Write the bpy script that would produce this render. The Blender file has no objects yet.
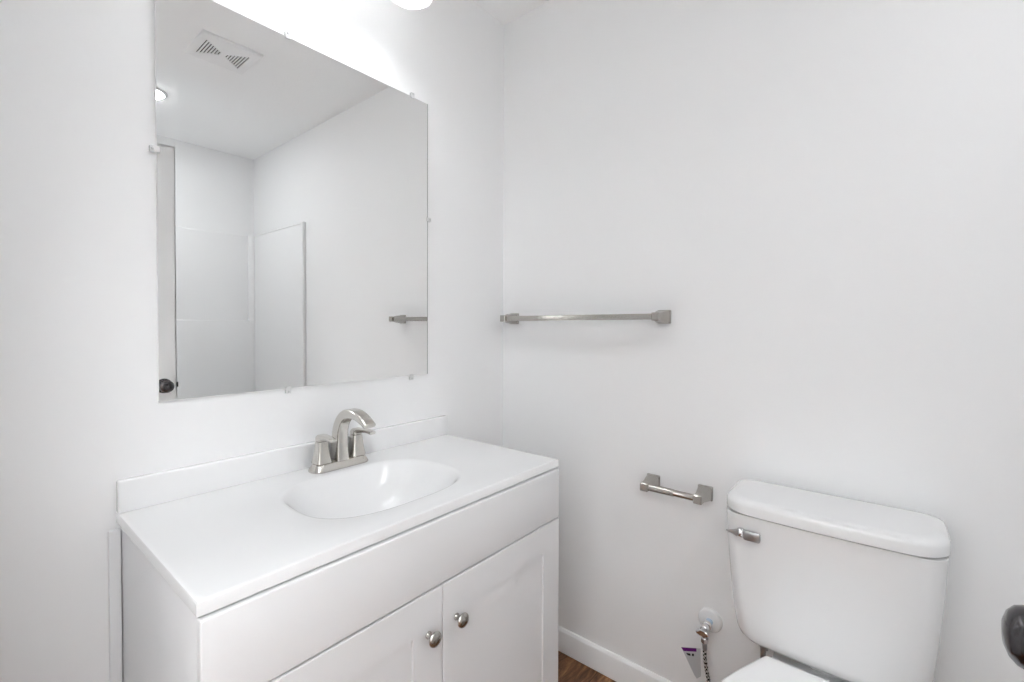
import bpy, bmesh, math, random
from mathutils import Vector, Matrix
PI = math.pi
C = bpy.context.scene.collection
sc = bpy.context.scene

# ------------------------------------------------------------------ camera
# world: origin = floor corner of vanity wall (y=0) and right wall (x=0); room lies at x<0, y<0
H = 2.44
cam = bpy.data.cameras.new('camera')
cam.sensor_width = 36.0
cam.lens = 461.25 / 1024 * 36.0
cam.shift_y = -8.2 / 1024
cam.clip_start = 0.01
co = bpy.data.objects.new('camera', cam)
fw = Vector((0.77282, 0.63442, -0.01614)).normalized()
rt = Vector((0.63454, -0.77288, 0.00356)).normalized()
up = rt.cross(fw)
m = Matrix((rt, up, -fw)).transposed().to_4x4()
m.translation = Vector((-1.4424, -1.2314, 1.2188))
co.matrix_world = m
C.objects.link(co)
sc.camera = co

# ------------------------------------------------------------------ world, exposure
w = bpy.data.worlds.new('world')
sc.world = w
w.use_nodes = True
w.node_tree.nodes['Background'].inputs[0].default_value = (0.9, 0.95, 1, 1)
w.node_tree.nodes['Background'].inputs[1].default_value = 0.1
vs = sc.view_settings
vs.view_transform = 'Standard'
vs.look = 'None'
vs.exposure = 2.2
vs.gamma = 1.0
vs.use_curve_mapping = False
try:
    sc.cycles.use_denoising = True
    sc.cycles.max_bounces = 16
    sc.cycles.diffuse_bounces = 10
    sc.cycles.glossy_bounces = 8
    sc.cycles.sample_clamp_indirect = 6
    sc.cycles.caustics_reflective = False
    sc.cycles.caustics_refractive = False
except Exception:
    pass

BULB = 15.5       # emission strength of the vanity bulbs
TUBLIGHT = 26.5   # recessed light over the tub
HALLFILL = 2.7   # added fill light in the hall, straight outside the doorway
FARFILL = 9.6    # added fill light farther down the hall


# ------------------------------------------------------------------ materials
def mat(name, col, rough=0.5, metal=0.0, bump=None, spec=0.5, coat=0.0, trans=0.0, ior=1.45):
    M = bpy.data.materials.new(name)
    M.use_nodes = True
    nt = M.node_tree
    b = nt.nodes['Principled BSDF']
    b.inputs['Base Color'].default_value = (*col, 1)
    b.inputs['Roughness'].default_value = rough
    b.inputs['Metallic'].default_value = metal
    b.inputs['Specular IOR Level'].default_value = spec
    b.inputs['Coat Weight'].default_value = coat
    b.inputs['Transmission Weight'].default_value = trans
    b.inputs['IOR'].default_value = ior
    if bump:
        tc = nt.nodes.new('ShaderNodeTexCoord')
        n = nt.nodes.new('ShaderNodeTexNoise')
        n.inputs['Scale'].default_value = bump[0]
        n.inputs['Detail'].default_value = 3
        bp = nt.nodes.new('ShaderNodeBump')
        bp.inputs['Strength'].default_value = bump[1]
        bp.inputs['Distance'].default_value = bump[2]
        nt.links.new(tc.outputs['Object'], n.inputs['Vector'])
        nt.links.new(n.outputs['Fac'], bp.inputs['Height'])
        nt.links.new(bp.outputs['Normal'], b.inputs['Normal'])
    return M


def emit(name, col, strength):
    M = bpy.data.materials.new(name)
    M.use_nodes = True
    nt = M.node_tree
    b = nt.nodes['Principled BSDF']
    b.inputs['Base Color'].default_value = (0.8, 0.8, 0.8, 1)
    b.inputs['Emission Color'].default_value = (*col, 1)
    b.inputs['Emission Strength'].default_value = strength
    return M


WALL = mat('wall_paint', (0.88, 0.88, 0.88), 0.55, bump=(160, 0.25, 0.0006), spec=0.25)
CEIL = mat('ceiling_paint', (0.92, 0.92, 0.92), 0.8, bump=(90, 0.5, 0.0015), spec=0.2)
TRIM = mat('trim_paint', (0.91, 0.91, 0.91), 0.35)
DOORP = mat('door_paint', (0.93, 0.93, 0.93), 0.35)
CAB = mat('cabinet_paint', (0.765, 0.765, 0.77), 0.4)
STONE = mat('cultured_marble', (0.84, 0.84, 0.84), 0.16, spec=0.5)
PORC = mat('porcelain', (0.78, 0.78, 0.78), 0.08, coat=0.4)
SEATP = mat('seat_plastic', (0.90, 0.90, 0.90), 0.2)
ACRYL = mat('tub_acrylic', (0.87, 0.87, 0.87), 0.3)
FNICKEL = mat('faucet_nickel', (0.64, 0.615, 0.575), 0.2, metal=1.0)
NICKEL = mat('brushed_nickel', (0.46, 0.44, 0.41), 0.22, metal=1.0)
CHROME = mat('chrome', (0.75, 0.75, 0.76), 0.08, metal=1.0)
DKCHROME = mat('dull_chrome', (0.42, 0.42, 0.43), 0.28, metal=1.0)
PEWTER = mat('dark_pewter', (0.10, 0.095, 0.10), 0.2, metal=1.0)
MIRROR = mat('mirror_silver', (0.93, 0.935, 0.93), 0.0, metal=1.0)
MEDGE = mat('glass_edge', (0.95, 0.95, 0.95), 0.3)
DARKEDGE = mat('dark_edge', (0.22, 0.22, 0.22), 0.3)
MBACK = mat('mirror_backing', (0.25, 0.25, 0.25), 0.5)
CLEAR = mat('clear_plastic', (0.97, 0.97, 0.97), 0.1, trans=0.25)
SCREW = mat('screw_steel', (0.55, 0.55, 0.55), 0.3, metal=1.0)
DARK = mat('dark_void', (0.05, 0.05, 0.05), 0.8)
BLUEP = mat('blue_pipe', (0.50, 0.64, 0.78), 0.35)
VENT = mat('vent_plastic', (0.85, 0.85, 0.85), 0.4)
PURPLE = mat('purple_print', (0.12, 0.005, 0.16), 0.4)
TAGW = mat('tag_paper', (0.55, 0.55, 0.56), 0.4)
INK = mat('black_ink', (0.02, 0.02, 0.02), 0.5)
BULBM = emit('bulb_glow', (0.955, 0.98, 1), BULB)
LENS = emit('light_lens', (0.955, 0.98, 1), TUBLIGHT)
HFILL = emit('hall_fill_lens', (0.94, 0.975, 1), HALLFILL)
HFILL2 = emit('far_fill_lens', (0.94, 0.975, 1), FARFILL)

# frosted shade glass: diffuse + translucent
SHADE = bpy.data.materials.new('frosted_glass')
SHADE.use_nodes = True
nt = SHADE.node_tree
nt.nodes.clear()
o_ = nt.nodes.new('ShaderNodeOutputMaterial')
mx = nt.nodes.new('ShaderNodeMixShader')
df = nt.nodes.new('ShaderNodeBsdfDiffuse')
tl = nt.nodes.new('ShaderNodeBsdfTranslucent')
df.inputs['Color'].default_value = (0.80, 0.80, 0.80, 1)
tl.inputs['Color'].default_value = (0.80, 0.80, 0.80, 1)
mx.inputs['Fac'].default_value = 0.5
nt.links.new(df.outputs[0], mx.inputs[1])
nt.links.new(tl.outputs[0], mx.inputs[2])
nt.links.new(mx.outputs[0], o_.inputs[0])


def wood_floor():
    M = bpy.data.materials.new('wood_plank')
    M.use_nodes = True
    nt = M.node_tree
    N, L = nt.nodes, nt.links
    b = N['Principled BSDF']
    b.inputs['Roughness'].default_value = 0.45
    tc = N.new('ShaderNodeTexCoord')
    mp = N.new('ShaderNodeMapping')
    mp.inputs['Rotation'].default_value = (0, 0, 0)
    L.new(tc.outputs['Object'], mp.inputs['Vector'])
    br = N.new('ShaderNodeTexBrick')
    br.offset = 0.37
    br.inputs['Color1'].default_value = (0.2, 0.2, 0.2, 1)
    br.inputs['Color2'].default_value = (0.9, 0.9, 0.9, 1)
    br.inputs['Mortar'].default_value = (0, 0, 0, 1)
    br.inputs['Scale'].default_value = 1.0
    br.inputs['Mortar Size'].default_value = 0.0012
    br.inputs['Brick Width'].default_value = 1.2
    br.inputs['Row Height'].default_value = 0.15
    L.new(mp.outputs[0], br.inputs['Vector'])
    mp2 = N.new('ShaderNodeMapping')
    mp2.inputs['Scale'].default_value = (5.0, 22, 1)
    L.new(tc.outputs['Object'], mp2.inputs['Vector'])
    add = N.new('ShaderNodeVectorMath')
    add.operation = 'MULTIPLY_ADD'
    add.inputs[1].default_value = (7, 7, 7)
    L.new(br.outputs['Color'], add.inputs[0])
    L.new(mp2.outputs[0], add.inputs[2])
    n = N.new('ShaderNodeTexNoise')
    n.inputs['Scale'].default_value = 1.6
    n.inputs['Detail'].default_value = 8
    n.inputs['Roughness'].default_value = 0.7
    n.inputs['Distortion'].default_value = 1.2
    L.new(add.outputs[0], n.inputs['Vector'])
    cr = N.new('ShaderNodeValToRGB')
    cr.color_ramp.elements[0].position = 0.3
    cr.color_ramp.elements[0].color = (0.03, 0.013, 0.006, 1)
    cr.color_ramp.elements[1].position = 0.72
    cr.color_ramp.elements[1].color = (0.50, 0.25, 0.11, 1)
    e = cr.color_ramp.elements.new(0.5)
    e.color = (0.19, 0.085, 0.036, 1)
    L.new(n.outputs['Fac'], cr.inputs[0])
    mixc = N.new('ShaderNodeMix')
    mixc.data_type = 'RGBA'
    mixc.blend_type = 'MULTIPLY'
    mixc.inputs[0].default_value = 1.0
    L.new(cr.outputs[0], mixc.inputs[6])
    inv = N.new('ShaderNodeMapRange')
    inv.inputs['To Min'].default_value = 1.0
    inv.inputs['To Max'].default_value = 0.1
    L.new(br.outputs['Fac'], inv.inputs['Value'])
    L.new(inv.outputs[0], mixc.inputs[7])
    L.new(mixc.outputs[2], b.inputs['Base Color'])
    return M


WOOD = wood_floor()


def hose_mat():
    M = mat('braided_steel', (0.62, 0.62, 0.62), 0.3, metal=0.85)
    nt = M.node_tree
    tc = nt.nodes.new('ShaderNodeTexCoord')
    c = nt.nodes.new('ShaderNodeTexChecker')
    c.inputs['Scale'].default_value = 190
    c.inputs['Color1'].default_value = (0.75, 0.75, 0.75, 1)
    c.inputs['Color2'].default_value = (0.03, 0.03, 0.03, 1)
    nt.links.new(tc.outputs['Object'], c.inputs['Vector'])
    nt.links.new(c.outputs['Color'], nt.nodes['Principled BSDF'].inputs['Base Color'])
    return M


BRAID = hose_mat()

# ------------------------------------------------------------------ object helpers (all shapes given in world coordinates)
ORG = {}


def worg(o):
    return ORG[o.name] if o else Vector((0, 0, 0))


def obj(name, bm, m, parent=None, origin=None, smooth=35):
    bmesh.ops.recalc_face_normals(bm, faces=bm.faces)
    me = bpy.data.meshes.new(name)
    vs_ = [v.co for v in bm.verts]
    if origin is None:
        lo = Vector([min(v[i] for v in vs_) for i in range(3)])
        hi = Vector([max(v[i] for v in vs_) for i in range(3)])
        origin = (lo + hi) / 2
    origin = Vector(origin)
    for v in bm.verts:
        v.co -= origin
    bm.to_mesh(me)
    bm.free()
    if smooth:
        for p in me.polygons:
            p.use_smooth = True
        me.set_sharp_from_angle(angle=math.radians(smooth))
    if m:
        me.materials.append(m)
    o = bpy.data.objects.new(name, me)
    C.objects.link(o)
    ORG[o.name] = origin
    if parent:
        o.parent = parent
    o.location = origin - worg(parent)
    return o


def thing(name, label, cat, loc, group=None):
    o = bpy.data.objects.new(name, None)
    o.empty_display_size = 0.05
    C.objects.link(o)
    o.location = loc
    ORG[o.name] = Vector(loc)
    return tag(o, label, cat, group)


def tag(o, label, cat, group=None):
    o['label'] = label
    o['category'] = cat
    if group:
        o['group'] = group
    return o


def struct(name, bm, m, parent=None, smooth=35, origin=None):
    o = obj(name, bm, m, parent, smooth=smooth, origin=origin)
    if not parent:
        o['kind'] = 'structure'
    return o


def box(bm, a, b, bev=0.0, seg=2):
    lo = [min(a[i], b[i]) for i in range(3)]
    hi = [max(a[i], b[i]) for i in range(3)]
    t = bmesh.new()
    bmesh.ops.create_cube(t, size=1)
    for v in t.verts:
        v.co = Vector([lo[i] + (v.co[i] + 0.5) * (hi[i] - lo[i]) for i in range(3)])
    if bev:
        bmesh.ops.bevel(t, geom=list(t.edges), offset=bev, segments=seg, profile=0.5, affect='EDGES')
    merge(bm, t)
    return bm


def merge(bm, t):
    me = bpy.data.meshes.new('tmp')
    t.to_mesh(me)
    t.free()
    bm.from_mesh(me)
    bpy.data.meshes.remove(me)


def nb():
    return bmesh.new()


def loft(bm, rings, cap0=True, cap1=True, closed=True):
    """rings: list of lists of points, same count"""
    R = [[bm.verts.new(p) for p in r] for r in rings]
    n = len(R[0])
    for a, b in zip(R, R[1:]):
        for i in range(n if closed else n - 1):
            j = (i + 1) % n
            bm.faces.new((a[i], a[j], b[j], b[i]))
    if cap0:
        bm.faces.new(R[0][::-1])
    if cap1:
        bm.faces.new(R[-1])
    return bm


def frame_for(axis):
    ax = Vector(axis).normalized()
    h = Vector((0, 0, 1)) if abs(ax.z) < 0.9 else Vector((1, 0, 0))
    u = h.cross(ax).normalized()
    return ax, u, ax.cross(u)


def lathe(bm, base, axis, prof, n=32, sx=1.0, sy=1.0):
    """prof: list of (distance along axis, radius)"""
    ax, u, v = frame_for(axis)
    base = Vector(base)
    rings = []
    for d, r in prof:
        r = max(r, 1e-5)
        rings.append([base + ax * d + (u * math.cos(t) * sx + v * math.sin(t) * sy) * r
                      for t in [2 * PI * k / n for k in range(n)]])
    return loft(bm, rings)


def catmull(P, k=8):
    P = [Vector(p) for p in P]
    Q = [P[0] * 2 - P[1]] + P + [P[-1] * 2 - P[-2]]
    out = []
    for i in range(1, len(Q) - 2):
        p0, p1, p2, p3 = Q[i - 1:i + 3]
        for s in range(k):
            t = s / k
            out.append(0.5 * ((2 * p1) + (p2 - p0) * t + (2 * p0 - 5 * p1 + 4 * p2 - p3) * t * t
                              + (-p0 + 3 * p1 - 3 * p2 + p3) * t ** 3))
    out.append(Q[-2])
    return out


def tube(bm, pts, rad, n=16):
    pts = [Vector(p) for p in pts]
    rings = []
    prev = None
    for i, p in enumerate(pts):
        t = (pts[min(i + 1, len(pts) - 1)] - pts[max(i - 1, 0)]).normalized()
        if prev is None:
            _, u, v = frame_for(t)
        else:
            u = (prev - t * prev.dot(t)).normalized()
            v = t.cross(u)
        prev = u
        r = rad[i] if isinstance(rad, (list, tuple)) else rad
        rings.append([p + (u * math.cos(2 * PI * k / n) + v * math.sin(2 * PI * k / n)) * r for k in range(n)])
    return loft(bm, rings)


def rrect(cx, cy, hx, hy, r, n=6):
    """rounded rectangle points (x,y) counter-clockwise"""
    r = min(r, hx * 0.999, hy * 0.999)
    out = []
    for sx, sy, a0 in ((1, 1, 0), (-1, 1, PI / 2), (-1, -1, PI), (1, -1, 3 * PI / 2)):
        for k in range(n + 1):
            a = a0 + (PI / 2) * k / n
            out.append((cx + sx * (hx - r) + r * math.cos(a), cy + sy * (hy - r) + r * math.sin(a)))
    return out


def rsec(bm, secs, n=6):
    """loft of horizontal rounded rectangles: (z, cx, cy, hx, hy, r)"""
    return loft(bm, [[(x, y, z) for x, y in rrect(cx, cy, hx, hy, r, n)] for z, cx, cy, hx, hy, r in secs])


# ------------------------------------------------------------------ the room
XL, YF = -1.525, -2.459      # left wall, far wall behind the tub
T = 0.11
HX = -2.75                   # hall far wall
struct('floor', box(nb(), (HX - T, YF - T, -0.05), (T, T, 0)), WOOD, smooth=0, origin=(0, 0, 0))
struct('ceiling', box(nb(), (HX - T, YF - T, H), (T, T, H + 0.08)), CEIL, smooth=0)
struct('wall_back', box(nb(), (HX - T, 0, 0), (T, T, H)), WALL, smooth=0)
struct('wall_right', box(nb(), (0, YF - T, 0), (T, 0, H)), WALL, smooth=0)
struct('wall_front', box(nb(), (HX - T, YF - T, 0), (0, YF, H)), WALL, smooth=0)
DY0, DY1, DZ = -1.395, -0.64, 2.055    # doorway in the left wall
b = nb()
box(b, (XL - T, YF, 0), (XL, DY0, H))
box(b, (XL - T, DY1, 0), (XL, 0, H))
box(b, (XL - T, DY0, DZ), (XL, DY1, H))
struct('wall_left', b, WALL, smooth=0)
struct('wall_hall', box(nb(), (HX - T, YF, 0), (HX, 0, H)), WALL, smooth=0)


def baseboard(name, pts, nrm):
    """pts: start/end (x,y) on the wall; nrm: into room"""
    (x0, y0), (x1, y1) = pts
    prof = [(0.0, 0.004), (0.012, 0.004), (0.012, 0.079), (0.0105, 0.083), (0.004, 0.0895), (0.0, 0.0895)]
    rings = []
    for x, y in ((x0, y0), (x1, y1)):
        rings.append([(x + nrm[0] * d, y + nrm[1] * d, z) for d, z in prof])
    b = nb()
    loft(b, rings)
    return struct(name, b, TRIM, smooth=25)


baseboard('baseboard_right', ((0, -1.66), (0, -0.0)), (-1, 0))
baseboard('baseboard_back', ((-0.336, 0), (-0.013, 0)), (0, -1))
baseboard('baseboard_back_corner', ((XL, 0), (-1.245, 0)), (0, -1))
baseboard('baseboard_left', ((XL, -0.58), (XL, -0.013)), (1, 0))

# door casing and jamb of the doorway (behind the camera)
b = nb()
for x0, x1 in ((XL - 0.0005, XL + 0.012), (XL - T - 0.012, XL - T + 0.0005)):
    box(b, (x0, DY1, 0), (x1, DY1 + 0.057, DZ + 0.057), 0.002)
    box(b, (x0, DY0 - 0.057, 0), (x1, DY0, DZ + 0.057), 0.002)
    box(b, (x0, DY0, DZ), (x1, DY1, DZ + 0.057), 0.002)
box(b, (XL - T, DY1 - 0.012, 0), (XL, DY1, DZ), 0.001)
box(b, (XL - T, DY0, 0), (XL, DY0 + 0.010, DZ), 0.001)
box(b, (XL - T, DY0, DZ - 0.012), (XL, DY1, DZ), 0.001)
struct('trim_1', b, TRIM)

# ------------------------------------------------------------------ the open door beside the camera
DF, DT = -1.385, 0.035            # face towards the vanity, thickness
DX0, DX1 = -1.512, -0.767
b = nb()
pr = 0.006


def slab_with_panels(bm, x0, x1, z0, z1, yf, yb, panels):
    """both faces carry recessed panels; built from a grid of boxes"""
    box(bm, (x0 + 0.002, yb + pr, z0 + 0.002), (x1 - 0.002, yf - pr, z1 - 0.002))
    xs = sorted({x0, x1} | {p[0] for p in panels} | {p[1] for p in panels})
    zs = sorted({z0, z1} | {p[2] for p in panels} | {p[3] for p in panels})
    px0, px1 = panels[0][0], panels[0][1]
    for ya, yb_ in ((yf, yf - pr - 0.003), (yb + pr + 0.003, yb)):
        box(bm, (x0, ya, z0), (px0, yb_, z1))
        box(bm, (px1, ya, z0), (x1, yb_, z1))
        edges = [z0] + [v for p in sorted(panels, key=lambda q: q[2]) for v in (p[2], p[3])] + [z1]
        for k in range(0, len(edges), 2):
            box(bm, (px0, ya, edges[k]), (px1, yb_, edges[k + 1]))
    # edge bands
    box(bm, (x0, yb, z0), (x0 + 0.003, yf, z1))
    box(bm, (x1 - 0.003, yb, z0), (x1, yf, z1))
    box(bm, (x0, yb, z1 - 0.003), (x1, yf, z1))
    box(bm, (x0, yb, z0), (x1, yf, z0 + 0.003))


slab_with_panels(b, DX0, DX1, 0.012, 2.045, DF, DF - DT,
                 [(DX0 + 0.115, DX1 - 0.115, 0.22, 0.86), (DX0 + 0.115, DX1 - 0.115, 1.02, 1.92)])
door = struct('door_1', b, DOORP, smooth=0)
KX, KZ = -0.817, 0.933
for sgn, y0 in ((1, DF), (-1, DF - DT)):
    b = nb()
    lathe(b, (KX, y0, KZ), (0, sgn, 0), [(0, 0.0335), (0.003, 0.0335), (0.007, 0.030), (0.009, 0.020), (0.011, 0.012),
                                       (0.030, 0.0105), (0.034, 0.014), (0.039, 0.0225), (0.046, 0.027), (0.053, 0.028),
                                       (0.060, 0.0255), (0.065, 0.020), (0.068, 0.012), (0.069, 0.0)], 40)
    k = obj('door_knob', b, PEWTER, door, smooth=50)
    k['label'] = 'dark pewter round knob on a rosette'
b = nb()
box(b, (DX1, DF - 0.024, KZ - 0.012), (DX1 + 0.010, DF - 0.011, KZ + 0.012), 0.002)
obj('latch_bolt', b, PEWTER, door)

# ------------------------------------------------------------------ vanity cabinet
CX0, CX1 = -1.222, -0.332
CB, CF = -0.003, -0.477          # back / carcass front
CZ = 0.8085
FF = -0.496                      # front face of the doors
van = thing('vanity_cabinet', 'white shaker vanity cabinet with two doors standing under the sink top', 'cabinet', (-0.777, -0.25, 0))
b = nb()
box(b, (CX0, CF, 0), (CX0 + 0.016, CB, CZ), 0.0008)
box(b, (CX1 - 0.016, CF, 0), (CX1, CB, CZ), 0.0008)
box(b, (CX0 + 0.016, CB - 0.008, 0.10), (CX1 - 0.016, CB, CZ))
box(b, (CX0 + 0.016, CF, 0.09), (CX1 - 0.016, CB - 0.008, 0.106))
box(b, (CX0 + 0.016, CF, 0.64), (CX1 - 0.016, CF + 0.018, CZ))
box(b, (CX0 + 0.016, CF, 0.09), (CX1 - 0.016, CF + 0.018, 0.13))
obj('carcass', b, CAB, van)
obj('toe_kick', box(nb(), (CX0 + 0.016, CF + 0.06, 0), (CX1 - 0.016, CF + 0.074, 0.09)), CAB, van)
obj('false_drawer_front', box(nb(), (CX0 - 0.004, CF - 0.001, 0.6655), (CX1 + 0.004, FF, 0.8050), 0.0028, 3), CAB, van)
obj('scribe_strip', box(nb(), (CX0 - 0.021, -0.013, 0), (CX0 - 0.001, -0.001, 0.797), 0.003), CAB, van)
MID = -0.7775


def shaker(x0, x1, z0, z1, knob_x):
    st = 0.077
    b = nb()
    # frame with recessed panel as one mesh
    def ring(x0, x1, z0, z1, y):
        return [(x0, y, z0), (x1, y, z0), (x1, y, z1), (x0, y, z1)]
    e = 0.0018
    loft(b, [ring(x0 + .001, x1 - .001, z0 + .001, z1 - .001, CF - 0.001), ring(x0, x1, z0, z1, CF - 0.003),
             ring(x0, x1, z0, z1, FF + e), ring(x0 + e * .3, x1 - e * .3, z0 + e * .3, z1 - e * .3, FF + e * .3),
             ring(x0 + e, x1 - e, z0 + e, z1 - e, FF),
             ring(x0 + st, x1 - st, z0 + st, z1 - st, FF),
             ring(x0 + st + .0003, x1 - st - .0003, z0 + st + .0003, z1 - st - .0003, FF + 0.0060),
             ring(x0 + st + .0022, x1 - st - .0022, z0 + st + .0022, z1 - st - .0022, FF + 0.0038)])
    d = obj('door', b, CAB, van, smooth=0)
    k = nb()
    lathe(k, (knob_x, FF, 0.574), (0, -1, 0), [(0, 0.0075), (0.002, 0.0075), (0.004, 0.0055), (0.012, 0.0050), (0.015, 0.008),
                                           (0.018, 0.0135), (0.0215, 0.0158), (0.025, 0.0145), (0.0275, 0.009), (0.0285, 0.0)], 32)
    kk = obj('knob', k, NICKEL, d, smooth=50)
    kk['label'] = 'brushed nickel mushroom knob'
    return d


shaker(CX0 - 0.004, MID - 0.0015, 0.12, 0.6615, MID - 0.040)
shaker(MID + 0.0015, CX1 + 0.004, 0.12, 0.6615, MID + 0.040)

# ------------------------------------------------------------------ sink top with integral basin
TX0, TX1, TY0, TY1, TZ = -1.2291, -0.3247, -0.4903, -0.002, 0.8312
TB = CZ + 0.0003
top = thing('bathroom_sink', 'glossy white cultured marble sink top resting on the vanity cabinet', 'sink', (-0.777, -0.25, TB))
BCX, BCY, BHX, BHY = -0.783, -0.264, 0.198, 0.150
NA = 160


def sup(a, hx, hy, e):
    c, s = math.cos(a), math.sin(a)
    r = (abs(c / hx) ** e + abs(s / hy) ** e) ** (-1 / e)
    return BCX + r * c, BCY + r * s


def rect_at(a, x0, x1, y0, y1):
    c, s = math.cos(a), math.sin(a)
    ts = []
    if c > 1e-9: ts.append((x1 - BCX) / c)
    if c < -1e-9: ts.append((x0 - BCX) / c)
    if s > 1e-9: ts.append((y1 - BCY) / s)
    if s < -1e-9: ts.append((y0 - BCY) / s)
    t = min(ts)
    return BCX + t * c, BCY + t * s


angs = [2 * PI * k / NA for k in range(NA)]
for X in (TX0, TX1):
    for Y in (TY0, TY1):
        a = math.atan2(Y - BCY, X - BCX) % (2 * PI)
        i = min(range(NA), key=lambda q: abs(angs[q] - a))
        angs[i] = a
b = nb()
rings = []
SB = TY1 - 0.0195   # splash front
# basin from drain outwards; depth profile (scale, depth)
prof = [(0.10, 0.128), (0.25, 0.125), (0.42, 0.117), (0.58, 0.104), (0.70, 0.089), (0.80, 0.068), (0.88, 0.045),
        (0.94, 0.025), (0.98, 0.0115), (1.01, 0.0045), (1.035, 0.0012), (1.07, 0.0)]
for s, d in prof:
    e = 2.1 + 0.75 * min(1, s)
    q = min(1, s)
    rings.append([(*sup(a, BHX * s * q ** 0.3, BHY * s * q ** 0.05, e), TZ - d) for a in angs])
for ins, z in ((0.03, TZ), (0.008, TZ), (0.003, TZ), (0.0009, TZ - 0.0009), (0.0, TZ - 0.003), (0.0, TB + 0.002), (0.0015, TB)):
    rings.append([(*rect_at(a, TX0 + ins, TX1 - ins, TY0 + ins, TY1 - ins * 0.1), z) for a in angs])
# underside, going back under the bowl
for s, d in ((1.08, 0.022), (1.0, 0.045), (0.86, 0.088), (0.64, 0.125), (0.25, 0.138), (0.05, 0.138)):
    rings.append([(*sup(a, BHX * s, BHY * s, 2.6), TZ - max(d, TZ - TB)) for a in angs])
rings.append(rings[0])
loft(b, rings, cap0=False, cap1=False)
bmesh.ops.remove_doubles(b, verts=b.verts, dist=1e-6)
obj('basin_slab', b, STONE, top, smooth=30)
b = nb()
box(b, (TX0, TY1, TZ - 0.0002), (TX1, SB, TZ + 0.0665), 0.0035, 3)
obj('backsplash', b, STONE, top)
b = nb()
lathe(b, (BCX, BCY, TZ - 0.1275), (0, 0, 1), [(0, 0.024), (0.0025, 0.0245), (0.004, 0.022), (0.004, 0.016), (0.002, 0.0155), (0.003, 0.014), (0.007, 0.012), (0.0085, 0)], 32)
obj('drain', b, CHROME, top, smooth=50)

# ------------------------------------------------------------------ faucet
FX, FY = -0.768, -0.0665
fa = thing('faucet', 'brushed nickel two-handle faucet with arched spout behind the basin', 'faucet', (FX, FY, TZ))
b = nb()
rsec(b, [(TZ + 0.0003, FX, FY, 0.0825, 0.0285, 0.024), (TZ + 0.003, FX, FY, 0.0828, 0.0287, 0.024),
         (TZ + 0.009, FX, FY, 0.080, 0.0268, 0.023), (TZ + 0.017, FX, FY, 0.0755, 0.0235, 0.0215),
         (TZ + 0.0195, FX, FY, 0.0735, 0.022, 0.020), (TZ + 0.0205, FX, FY, 0.071, 0.020, 0.018)], 8)
obj('base_plate', b, FNICKEL, fa, smooth=40)
for hx, sg in ((FX - 0.051, -1), (FX + 0.051, 1)):
    b = nb()
    z0 = TZ + 0.0205
    secs = []
    for dz, h in ((0, 0.0205), (0.002, 0.0215), (0.006, 0.0205), (0.018, 0.0180), (0.034, 0.0155), (0.050, 0.0140), (0.058, 0.0135)):
        secs.append((z0 + dz, hx, FY, h, h, h * 0.42))
    rsec(b, secs, 5)
    hd = obj('handle', b, FNICKEL, fa, smooth=35)
    # cap with lever reaching forward
    b = nb()
    zc = z0 + 0.0595
    rsec(b, [(zc, hx, FY, 0.0130, 0.0130, 0.006), (zc + 0.008, hx, FY, 0.0132, 0.0132, 0.006),
             (zc + 0.0125, hx, FY, 0.0115, 0.0115, 0.006), (zc + 0.014, hx, FY, 0.008, 0.008, 0.005)], 5)
    P = [(FY + 0.004, zc + 0.0075, 0.0125, 0.0085), (FY - 0.012, zc + 0.0105, 0.0120, 0.0070), (FY - 0.028, zc + 0.0125, 0.0105, 0.0055),
         (FY - 0.046, zc + 0.0140, 0.0095, 0.0045), (FY - 0.060, zc + 0.0130, 0.0095, 0.0042), (FY - 0.071, zc + 0.0105, 0.0095, 0.0040)]
    rg = []
    cen = catmull([(hx + sg * 0.10 * max(0, FY - y) , y, z) for y, z, _, _ in P], 4)
    wd = catmull([(w_, h_, 0) for _, _, w_, h_ in P], 4)
    for i, p in enumerate(cen):
        t = (cen[min(i + 1, len(cen) - 1)] - cen[max(i - 1, 0)]).normalized()
        n_ = Vector((1, 0, 0)).cross(t).normalized()
        x_ = t.cross(n_).normalized()
        rg.append([p + x_ * u + n_ * v for u, v in rrect(0, 0, wd[i].x, wd[i].y, min(wd[i]) if 0 else wd[i].y * 0.7, 4)])
    loft(b, rg)
    obj('lever', b, FNICKEL, hd, smooth=40)
# spout
P = [(-0.0665, 0.851, 0.0235, 0.0180), (-0.0665, 0.875, 0.0215, 0.0165), (-0.0675, 0.905, 0.0195, 0.0155), (-0.0735, 0.938, 0.0175, 0.0152),
     (-0.0890, 0.964, 0.0150, 0.0152), (-0.1130, 0.9795, 0.0135, 0.0156), (-0.1420, 0.9840, 0.0120, 0.0162),
     (-0.1700, 0.9800, 0.0100, 0.0168), (-0.1930, 0.9710, 0.0080, 0.0172), (-0.2110, 0.9610, 0.0058, 0.0174)]
cen = catmull([(FX, y, z) for y, z, _, _ in P], 5)
wd = catmull([(w_, h_, 0) for _, _, h_, w_ in P], 5)
rg = []
for i, p in enumerate(cen):
    t = (cen[min(i + 1, len(cen) - 1)] - cen[max(i - 1, 0)]).normalized()
    n_ = Vector((1, 0, 0)).cross(t).normalized()
    if i == 0:
        t = Vector((0, 0, 1)); n_ = Vector((0, -1, 0))
    rg.append([p + Vector((1, 0, 0)) * u + n_ * v for u, v in rrect(0, 0, wd[i].x, wd[i].y, min(0.0055, wd[i].y * 0.8), 4)])
b = nb()
loft(b, rg)
sp = obj('spout', b, FNICKEL, fa, smooth=40)
b = nb()
lathe(b, (FX, -0.199, 0.9610), (0, -0.25, -1), [(0, 0.009), (0.006, 0.009), (0.007, 0.0075), (0.004, 0.007), (0.004, 0)], 24)
obj('aerator', b, FNICKEL, sp, smooth=50)
b = nb()
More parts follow.
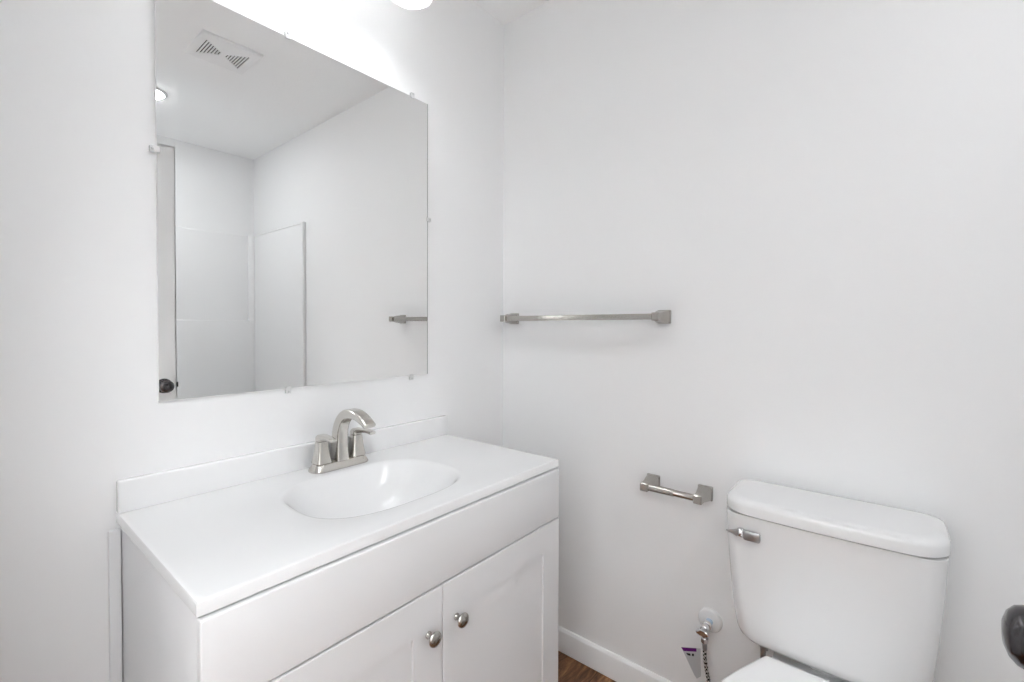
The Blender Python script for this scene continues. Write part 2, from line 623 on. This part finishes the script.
lathe(b, (FX, -0.0385 - 0.003, TZ + 0.0205), (0, 0, 1), [(0, 0.0022), (0.035, 0.0022), (0.036, 0.0045), (0.044, 0.0045), (0.046, 0.002), (0.0465, 0)], 16)
obj('pop_up_rod', b, FNICKEL, fa, smooth=50)

# ------------------------------------------------------------------ mirror
MX0, MX1, MZ0, MZ1 = -1.1572, -0.4059, 1.0498, 1.9690
mi = thing('wall_mirror', 'large frameless rectangular mirror clipped to the wall above the sink', 'mirror', ((MX0 + MX1) / 2, 0, MZ0))
obj('backing', box(nb(), (MX0 + 0.0012, 0, MZ0 + 0.0012), (MX1 - 0.0012, -0.0016, MZ1 - 0.0012)), MBACK, mi, smooth=0)
obj('glass_edge', box(nb(), (MX0, -0.0017, MZ0), (MX1, -0.0072, MZ1)), MEDGE, mi, smooth=0)
obj('mirror_pane', box(nb(), (MX0 + 0.0006, -0.0073, MZ0 + 0.0020), (MX1 - 0.0026, -0.0080, MZ1 - 0.0012)), MIRROR, mi, smooth=0)
e = obj('dark_rim', box(nb(), (MX1 - 0.0026, -0.0073, MZ0 + 0.0020), (MX1 - 0.0001, -0.0079, MZ1 - 0.0012)), DARKEDGE, mi, smooth=0)  # narrow dark strip beside the pane, right side only
e['label'] = 'dark strip along the right edge of the mirror'
for x, z, dx, dz in ((-0.877, MZ1, 0, 1), (-0.471, MZ1, 0, 1), (MX0, 1.594, -1, 0), (MX1, 1.578, 1, 0), (-0.879, MZ0, 0, -1), (-0.475, MZ0, 0, -1)):
    b = nb()
    L_, W_ = 0.012, 0.0065
    if dz:
        box(b, (x - W_, -0.0082, z - dz * 0.006), (x + W_, -0.0106, z + dz * L_), 0.001)
        box(b, (x - W_, -0.0003, z + dz * 0.0028), (x + W_, -0.0084, z + dz * L_), 0.001)
    else:
        box(b, (x - dx * 0.006, -0.0082, z - W_), (x + dx * L_, -0.0106, z + W_), 0.001)
        box(b, (x + dx * 0.0034, -0.0003, z - W_), (x + dx * L_, -0.0084, z + W_), 0.001)
    c = obj('mirror_clip', b, CLEAR, mi)
    c['label'] = 'clear plastic mirror clip'
    b = nb()
    lathe(b, (x + dx * 0.0075, -0.0106, z + dz * 0.0072), (0, -1, 0), [(0, 0.003), (0.0008, 0.0028), (0.0015, 0.0015), (0.0016, 0)], 14)
    obj('screw', b, SCREW, c, smooth=50)

# ------------------------------------------------------------------ vanity light above the mirror
LXS = (-0.945, -0.780, -0.615)
LD = 0.180
OZ = 2.143          # rim height of the shades
vl = thing('vanity_light', 'three-light fixture with white frosted glass shades above the mirror', 'light fixture', (-0.775, 0, 2.28))
b = nb()
box(b, (-1.02, 0, 2.305), (-0.54, -0.022, 2.365), 0.004)
obj('wall_plate', b, NICKEL, vl)
for lx in LXS:
    b = nb()
    tube(b, catmull([(lx, -0.020, 2.335), (lx, -0.060, 2.355), (lx, -0.135, 2.356), (lx, -LD, 2.340), (lx, -LD, OZ + 0.150)], 5), 0.007)
    lathe(b, (lx, -LD, OZ + 0.154), (0, 0, -1), [(0, 0.010), (0.003, 0.020), (0.030, 0.021), (0.032, 0.019)], 24)
    obj('arm', b, NICKEL, vl, smooth=50)
    b = nb()
    pf = [(OZ + 0.135, 0.024), (OZ + 0.125, 0.032), (OZ + 0.105, 0.040), (OZ + 0.075, 0.0475), (OZ + 0.035, 0.0565), (OZ, 0.0620)]
    n = 48
    R = [[(lx + r * math.cos(2 * PI * k / n), -LD + r * math.sin(2 * PI * k / n), z) for k in range(n)] for z, r in pf]
    R2 = [[(lx + (r - 0.003) * math.cos(2 * PI * k / n), -LD + (r - 0.003) * math.sin(2 * PI * k / n), z) for k in range(n)] for z, r in pf[::-1]]
    rr = R + R2
    rr.append(rr[0])
    loft(b, rr, False, False)
    bmesh.ops.remove_doubles(b, verts=b.verts, dist=1e-6)
    sh = obj('lamp_shade', b, SHADE, vl, smooth=60)
    sh['label'] = 'white frosted glass shade'
    b = nb()
    lathe(b, (lx, -LD, OZ + 0.080), (0, 0, -1), [(0, 0.010), (0.008, 0.014), (0.018, 0.022), (0.030, 0.0265), (0.042, 0.024), (0.050, 0.016), (0.054, 0.006), (0.0545, 0)], 24)
    obj('bulb', b, BULBM, vl, smooth=60)

# ------------------------------------------------------------------ towel bar and paper holder on the right wall


def wall_post(parent, y, z, depth=0.078, s=0.0215, t=0.0125, mid=None):
    b = nb()
    R = []
    for x, h, r in ((0, s, 0.003), (-0.005, s, 0.003), (-0.008, s - 0.002, 0.003), *([(-0.030, mid, 0.003)] if mid else []), (-0.050, t + 0.0006, 0.0025), (-0.054, t, 0.0025),
                    (-depth + 0.002, t, 0.0025), (-depth, t - 0.002, 0.002)):
        R.append([(x, y + u, z + v) for u, v in rrect(0, 0, h, h, r, 3)])
    loft(b, R)
    return obj('post', b, NICKEL, parent, smooth=25)


tb = thing('towel_bar', 'brushed nickel square towel bar mounted beside the mirror corner', 'towel bar', (0, -0.369, 1.246))
wall_post(tb, -0.0615, 1.2455, mid=0.0180)
wall_post(tb, -0.6750, 1.2475, mid=0.0180)
b = nb()
R = []
for y, z in ((-0.0745, 1.2455), (-0.6620, 1.2475)):
    R.append([(-0.0610 + u, y, z + v) for u, v in rrect(0, 0, 0.0093, 0.0093, 0.0012, 2)])
loft(b, R)
obj('bar', b, NICKEL, tb, smooth=25)

tp = thing('toilet_paper_holder', 'empty brushed nickel paper holder with two posts on the wall', 'toilet paper holder', (0, -0.726, 0.715))
wall_post(tp, -0.6440, 0.7165, depth=0.080)
wall_post(tp, -0.8060, 0.7165, depth=0.080)
b = nb()
lathe(b, (-0.067, -0.6565, 0.7165), (0, -1, 0), [(0, 0.0110), (0.0765, 0.0110), (0.0770, 0.0102), (0.0780, 0.0096), (0.137, 0.0096)], 28)
r_ = obj('roller', b, NICKEL, tp, smooth=40)

# ------------------------------------------------------------------ toilet
TC = -1.1195           # centre line in y
to = thing('toilet', 'white two-piece toilet standing against the right wall', 'toilet', (-0.35, TC, 0))


def tank_ring(z, xb, xf, hw, rb, rf, bow=0.0, n=8):
    """outline: back at xb (near wall), front at xf, half width hw, corner radii, bowed front"""
    out = []
    cx = (xb + xf) / 2
    hx = (xb - xf) / 2
    for sx, sy, a0, r in ((1, 1, 0, rb), (-1, 1, PI / 2, rf), (-1, -1, PI, rf), (1, -1, 3 * PI / 2, rb)):
        for k in range(n + 1):
            a = a0 + (PI / 2) * k / n
            x = cx + sx * (hx - r) + r * math.cos(a)
            y = sy * (hw - r) + r * math.sin(a)
            if x < cx:
                x -= bow * (1 - (y / hw) ** 2) * min(1, (cx - x) / hx)
            out.append((x, TC + y, z))
    # extra points along the front for a smooth bow
    res = []
    for i, p in enumerate(out):
        res.append(p)
        if i == 2 * (n + 1) - 1:
            for q in range(1, 12):
                y = (hw - rf) - q / 12 * 2 * (hw - rf)
                x = xf - bow * (1 - (y / hw) ** 2)
                res.append((x, TC + y, z))
    return res


b = nb()
tk = [(0.428, -0.050, -0.160, 0.150, 0.03, 0.045, 0.004), (0.4305, -0.042, -0.176, 0.164, 0.03, 0.046, 0.006),
      (0.436, -0.036, -0.187, 0.174, 0.03, 0.046, 0.008), (0.446, -0.032, -0.193, 0.1815, 0.03, 0.044, 0.009), (0.462, -0.030, -0.196, 0.1865, 0.03, 0.042, 0.010),
      (0.50, -0.028, -0.199, 0.1915, 0.03, 0.040, 0.010), (0.56, -0.027, -0.202, 0.1970, 0.03, 0.037, 0.010),
      (0.64, -0.026, -0.204, 0.2030, 0.03, 0.035, 0.010), (0.70, -0.025, -0.206, 0.2065, 0.03, 0.034, 0.010), (0.7545, -0.025, -0.207, 0.2085, 0.03, 0.034, 0.010)]
loft(b, [tank_ring(z, xb, xf, hw, rb, rf, bow) for z, xb, xf, hw, rb, rf, bow in tk])
obj('tank', b, PORC, to, smooth=40)
b = nb()
ld = [(0.7550, 0.014, 0.000), (0.7580, 0.014, 0.000), (0.7582, 0.0005, 0.004), (0.7600, -0.0015, 0.007), (0.779, -0.0015, 0.007), (0.785, 0.0005, 0.0065), (0.7895, 0.0045, 0.006), (0.792, 0.011, 0.004), (0.7925, 0.02, 0.0)]
loft(b, [tank_ring(z, -0.018 - ins, -0.213 + ins, 0.2115 - ins, 0.035, 0.062, 0.010) for z, ins, _ in ld])
obj('tank_lid', b, PORC, to, smooth=40)
# flush lever
b = nb()
LY, LZ = -0.9535, 0.7120
xf = -0.2125
lathe(b, (-0.200, LY, LZ), (-1, 0, 0), [(0, 0.0115), (0.016, 0.0115), (0.019, 0.010), (0.022, 0.0065), (0.0235, 0.003)], 24)
box(b, (xf - 0.0085, -0.968, LZ - 0.005), (xf - 0.0055, -0.940, LZ + 0.005), 0.001)
fl = obj('flush_lever', b, CHROME, to, smooth=50)
b = nb()
# short tail towards the tank's left end, tapering to a point, and the broad paddle
R = []
for y, hz, hx in ((-0.921, 0.0012, 0.0012), (-0.933, 0.0045, 0.002), (-0.9455, 0.0088, 0.003), (-0.9475, 0.0085, 0.003)):
    R.append([(xf - 0.0085 + u, y, LZ + v) for u, v in rrect(0, 0, hx, hz, hx * 0.6, 3)])
loft(b, R)
obj('lever_tail', b, DKCHROME, fl)
b = nb()
R = []
for x, ins in ((xf - 0.005, 0.002), (xf - 0.006, 0.0), (xf - 0.0115, 0.0), (xf - 0.013, 0.002)):
    R.append([(x, -0.979 + u, LZ + v - 0.0005) for u, v in rrect(0, 0, 0.0185 - ins, 0.0112 - ins, 0.0045, 5)])
loft(b, R)
obj('lever_paddle', b, DKCHROME, fl)


def egg(z, xr, xf_, hw, e=2.3, n=64, flat=0.0):
    """toilet outline: rear xr, front xf_ (more negative), widest half hw"""
    xc = xr - (xr - xf_) * 0.42
    out = []
    for k in range(n):
        a = 2 * PI * k / n
        c, s = math.cos(a), math.sin(a)
        hx = (xr - xc) if c > 0 else (xc - xf_)
        ee = 3.2 if c > 0 else 2.15
        r = (abs(c) ** ee + abs(s) ** ee) ** (-1 / ee)
        out.append((xc + hx * r * c, TC + hw * r * s * (1 - flat * max(0, c * r) ** 1.5), z))
    return out


def plan(pts, z, grow=0.0, n=6):
    """closed outline from half-width stations (x, half width), rear to front"""
    half = catmull([(x, h, 0) for x, h in pts], n)
    ctr = (half[0].x + half[-1].x) / 2
    hl = abs(half[0].x - half[-1].x) / 2
    hw = max(p.y for p in half)
    L = [(ctr + (p.x - ctr) * (1 + grow / hl), max(p.y * (1 + grow / hw), 0.001)) for p in half]
    out = [(x, TC + h, z) for x, h in L] + [(x, TC - h, z) for x, h in L[::-1]]
    return out


LIDP = [(-0.213, 0.094), (-0.2135, 0.105), (-0.222, 0.113), (-0.262, 0.130), (-0.310, 0.150), (-0.365, 0.169), (-0.43, 0.182), (-0.50, 0.184), (-0.57, 0.173),
        (-0.63, 0.150), (-0.675, 0.115), (-0.702, 0.070), (-0.711, 0.030), (-0.712, 0.006)]
BOWLP = [(-0.035, 0.080), (-0.036, 0.098), (-0.060, 0.106), (-0.12, 0.106), (-0.20, 0.106), (-0.262, 0.120), (-0.310, 0.138), (-0.365, 0.157), (-0.43, 0.170), (-0.50, 0.172), (-0.57, 0.161),
         (-0.63, 0.138), (-0.675, 0.103), (-0.694, 0.066), (-0.701, 0.028), (-0.702, 0.006)]
FOOTP = [(x * 0.82 - 0.03, h * 0.62) for x, h in BOWLP]
MIDP = [(x * 0.86 - 0.03, h * 0.66) for x, h in BOWLP]
INP = [(-0.29 + (x + 0.035) * 0.55, h * 0.62) for x, h in BOWLP]
INP2 = [(-0.33 + (x + 0.035) * 0.35, h * 0.3) for x, h in BOWLP]
b = nb()
loft(b, [plan(FOOTP, 0.0), plan(FOOTP, 0.03), plan(FOOTP, 0.06, -0.008), plan(FOOTP, 0.16, -0.010), plan(MIDP, 0.24), plan(BOWLP, 0.32, -0.020), plan(BOWLP, 0.375, -0.004),
         plan(BOWLP, 0.395), plan(BOWLP, 0.403, -0.003), plan(INP, 0.403), plan(INP, 0.37, -0.01), plan(INP2, 0.26), plan(INP2, 0.24, -0.012)])
obj('bowl', b, PORC, to, smooth=50)
b = nb()
loft(b, [plan(LIDP, 0.4040, -0.006), plan(LIDP, 0.407, -0.002), plan(LIDP, 0.416, -0.002), plan(LIDP, 0.4190, -0.005)])
obj('seat', b, SEATP, to, smooth=40)
b = nb()
loft(b, [plan(LIDP, 0.4196, -0.003), plan(LIDP, 0.422, 0.0), plan(LIDP, 0.430, 0.0), plan(LIDP, 0.4335, -0.002), plan(LIDP, 0.4355, -0.006), plan(LIDP, 0.4365, -0.016), plan(LIDP, 0.437, -0.04)])
obj('seat_lid', b, SEATP, to, smooth=40)
for yy in (TC - 0.065, TC + 0.065):
    b = nb()
    box(b, (-0.245, yy - 0.020, 0.4032), (-0.2165, yy + 0.020, 0.4200), 0.003)
    obj('hinge', b, SEATP, to)
for yy in (TC - 0.128, TC + 0.128):
    b = nb()
    lathe(b, (-0.120, yy, 0.380), (0, 0, 1), [(0, 0.0035), (0.008, 0.0035), (0.008, 0.0085), (0.018, 0.0085), (0.018, 0.0048), (0.0475, 0.0048)], 14)
    obj('tank_bolt', b, DKCHROME, to, smooth=30)
b = nb()
lathe(b, (-0.12, TC, 0.403), (0, 0, 1), [(0, 0.035), (0.012, 0.037), (0.0255, 0.035)], 28)
obj('gasket', b, SEATP, to, smooth=40)

# ------------------------------------------------------------------ water supply
VY, VZ = -0.824, 0.336
wv = thing('water_supply', 'chrome shut-off valve with braided hose on a white round wall plate beside the toilet', 'valve', (0, VY, VZ))
b = nb()
lathe(b, (0, VY, VZ), (-1, 0, 0), [(0, 0.0345), (0.005, 0.0345), (0.0085, 0.0325), (0.0105, 0.028), (0.0118, 0.016), (0.012, 0.011)], 40)
e = obj('wall_plate', b, SEATP, wv, smooth=50)
e['label'] = 'white round plastic wall plate'
b = nb()
lathe(b, (-0.011, VY, VZ), (-1, 0, 0), [(0, 0.0100), (0.020, 0.0100)], 24)
e = obj('stub_pipe', b, BLUEP, wv, smooth=50)
e['label'] = 'pale blue pipe stub'
b = nb()
lathe(b, (-0.030, VY, VZ), (-1, 0, 0), [(0, 0.010), (0.001, 0.0125), (0.012, 0.0125), (0.013, 0.0095), (0.018, 0.009), (0.019, 0.0115), (0.032, 0.0115), (0.034, 0.0085), (0.040, 0.006), (0.046, 0.0045)], 6 * 4)
lathe(b, (-0.056, VY, VZ - 0.006), (0, 0.0, -1), [(0, 0.0075), (0.020, 0.0075), (0.020, 0.0105), (0.032, 0.0105), (0.034, 0.007)], 12)
obj('valve_body', b, CHROME, wv, smooth=30)
b = nb()
lathe(b, (-0.074, VY, VZ), (-1, 0.0, 0), [(0, 0.010), (0.002, 0.0125), (0.007, 0.0125), (0.009, 0.010)], 28, sx=1.45, sy=0.75)
obj('oval_handle', b, CHROME, wv, smooth=40)

hp = catmull([(-0.056, VY, VZ - 0.041), (-0.057, VY - 0.001, VZ - 0.070), (-0.059, VY - 0.006, VZ - 0.11), (-0.062, VY - 0.020, 0.17), (-0.072, -0.868, 0.100), (-0.088, -0.915, 0.062), (-0.098, -0.962, 0.105),
              (-0.100, -0.980, 0.20), (-0.100, -0.984, 0.300), (-0.100, -0.984, 0.398)], 10)
b = nb()
tube(b, hp, 0.0052, 14)
hose = obj('hose', b, BRAID, wv, smooth=60)
hose['label'] = 'braided steel hose'
b = nb()
lathe(b, (-0.100, -0.984, 0.340), (0, 0, 1), [(0, 0.0065), (0.040, 0.0068), (0.042, 0.0105), (0.076, 0.0115), (0.078, 0.010), (0.0868, 0.010)], 12)
obj('coupling_nut', b, DKCHROME, hose, smooth=30)
b = nb()
lathe(b, hp[0], (0.0, -0.03, -1), [(-0.002, 0.0062), (0.0, 0.0072), (0.018, 0.0068), (0.020, 0.0055)], 16)
obj('ferrule', b, DKCHROME, hose, smooth=40)

# printed paper flag folded round the hose, standing out from it
def flag(poly, d0, d1, name, m, parent):
    """poly in (u sideways from the hose, z); d = distance in front of the flag's plane"""
    O = Vector((-0.074, -0.812, 0.017))
    U = Vector((0.636, -0.772, 0))
    Nn = Vector((-0.772, -0.636, 0))
    b = nb()
    loft(b, [[O + U * u + Nn * d + Vector((0, 0, z)) for u, z in poly] for d in (d0, d1)])
    return obj(name, b, m, parent, smooth=0)


tg = flag([(-0.050, 0.2700), (0.006, 0.2660), (0.008, 0.185), (-0.004, 0.178), (-0.012, 0.190)], 0, 0.0008, 'paper_tag', TAGW, wv)
tg['label'] = 'small white folded tag with a purple top band'
flag([(-0.0505, 0.2705), (-0.006, 0.2672), (-0.006, 0.2575), (-0.043, 0.2595)], 0.0009, 0.0014, 'purple_band', PURPLE, tg)
flag([(-0.036, 0.2540), (-0.023, 0.2515), (-0.023, 0.2450), (-0.031, 0.2470)], 0.0009, 0.0012, 'print', INK, tg)
flag([(-0.019, 0.2520), (-0.013, 0.2510), (-0.013, 0.2440), (-0.019, 0.2450)], 0.0009, 0.0012, 'print', INK, tg)

# ------------------------------------------------------------------ ceiling exhaust grille (seen in the mirror)
EX, EY, EH = -0.647, -1.118, 0.1195
ev = thing('exhaust_grille', 'white square ceiling exhaust grille with two fans of slots', 'vent', (EX, EY, H))
obj('housing', box(nb(), (EX - 0.1, EY - 0.1, H - 0.0005), (EX + 0.1, EY + 0.1, H - 0.004)), DARK, ev, smooth=0)
b = nb()
z0, z1 = H - 0.0125, H - 0.0085
R = []
for ins, z in ((0, H), (0, H - 0.005), (0.003, H - 0.010), (0.012, H - 0.0125), (0.022, H - 0.0125)):
    R.append([(EX + u, EY + v, z) for u, v in rrect(0, 0, EH - ins, EH - ins, 0.006, 3)])
for ins, z in ((0.022, H - 0.0045), (0.02, H)):
    R.append([(EX + u, EY + v, z) for u, v in rrect(0, 0, EH - ins, EH - ins, 0.006, 3)])
loft(b, R, False, False)
obj('frame', b, VENT, ev, smooth=30)
b = nb()
I = EH - 0.022
slots = []
for k in range(7):
    off = 0.0155 + k * 0.0112
    slots.append((EX - 0.006 + off, 0.016 + 0.0090 * k))
    slots.append((EX - 0.006 - off, 0.016 + 0.0090 * k))
slots.sort()
sw = 0.0028
x = EX - I
for sx_, hh in slots:
    box(b, (x, EY - I, z0), (sx_ - sw, EY + I, z1))
    box(b, (sx_ - sw, EY - I, z0), (sx_ + sw, EY - hh, z1))
    box(b, (sx_ - sw, EY + hh, z0), (sx_ + sw, EY + I, z1))
    x = sx_ + sw
box(b, (x, EY - I, z0), (EX + I, EY + I, z1))
obj('slotted_cover', b, VENT, ev, smooth=0)


# ------------------------------------------------------------------ recessed ceiling light and added hall fill lights
def can_light(name, x, y, r, lens, label):
    t = thing(name, label, 'ceiling light', (x, y, H))
    b = nb()
    lathe(b, (x, y, H), (0, 0, -1), [(0, r), (0.004, r), (0.008, r - 0.006), (0.010, r - 0.014), (0.006, r - 0.016), (0.0, r - 0.017)], 40)
    obj('trim_ring', b, VENT, t, smooth=40)
    b = nb()
    lathe(b, (x, y, H - 0.0102), (0, 0, -1), [(0, r - 0.014), (0.002, r - 0.016), (0.004, r * 0.5), (0.0045, 0)], 40)
    obj('lens', b, lens, t, smooth=60)


can_light('recessed_light', -0.775, -1.805, 0.085, LENS, 'small round glowing ceiling light over the tub')
can_light('hall_fill_light', -2.15, -1.00, 0.30, HFILL, 'round fill light added on the hall ceiling straight outside the doorway')  # added fill, brightens the room through the doorway
can_light('hall_fill_light', -2.00, -1.88, 0.30, HFILL2, 'round fill light added on the hall ceiling farther from the doorway')  # second added fill, aimed at the vanity's left side and the wall there

# ------------------------------------------------------------------ tub and shower surround (seen in the mirror)
SY = -1.667
ST = 1.873
g = 0.001
ts = thing('shower_tub', 'white one-piece tub with shower surround filling the far alcove', 'bathtub', (-0.76, -2.06, 0))
x0, x1, yb, yf = XL + g, -g, YF + g, SY
b = nb()
rr = lambda ins, z, r: [(u, v, z) for u, v in rrect((x0 + x1) / 2, (yb + yf) / 2, (x1 - x0) / 2 - ins, (yf - yb) / 2 - ins, r, 8)]
loft(b, [rr(0, 0.0, 0.004), rr(0, 0.46, 0.004), rr(0.004, 0.468, 0.01), rr(0.06, 0.468, 0.06), rr(0.072, 0.455, 0.08), rr(0.10, 0.25, 0.12), rr(0.14, 0.13, 0.14), rr(0.2, 0.11, 0.15)])
obj('tub', b, ACRYL, ts, smooth=40)
b = nb()
box(b, (x0 + 0.02, yb, 0.469), (x1 - 0.02, yb + 0.012, ST - 0.01), 0.004, 3)
obj('back_panel', b, ACRYL, ts)
b = nb()
box(b, (x0 + 0.02, yb + 0.012, 0.469), (x1 - 0.03, yb + 0.050, 1.249), 0.008, 3)
obj('shelf_ledge', b, ACRYL, ts)
for side, xa, sgn in (('right', x1, -1), ('left', x0, 1)):
    b = nb()
    box(b, (xa, yb, 0.469), (xa + sgn * 0.012, yf, ST), 0.003, 3)
    # rolled front flange, top roll and rounded corner column
    box(b, (xa, yf - 0.030, 0.469), (xa + sgn * 0.022, yf, ST + 0.001), 0.008, 4)
    box(b, (xa, yb, ST - 0.012), (xa + sgn * 0.018, yf - 0.01, ST), 0.005, 3)
    lathe(b, (xa + sgn * 0.022, yb + 0.022, 0.469), (0, 0, 1), [(0, 0.026), (ST - 0.475, 0.026), (ST - 0.469, 0.02)], 24)
    obj('side_panel', b, ACRYL, ts)
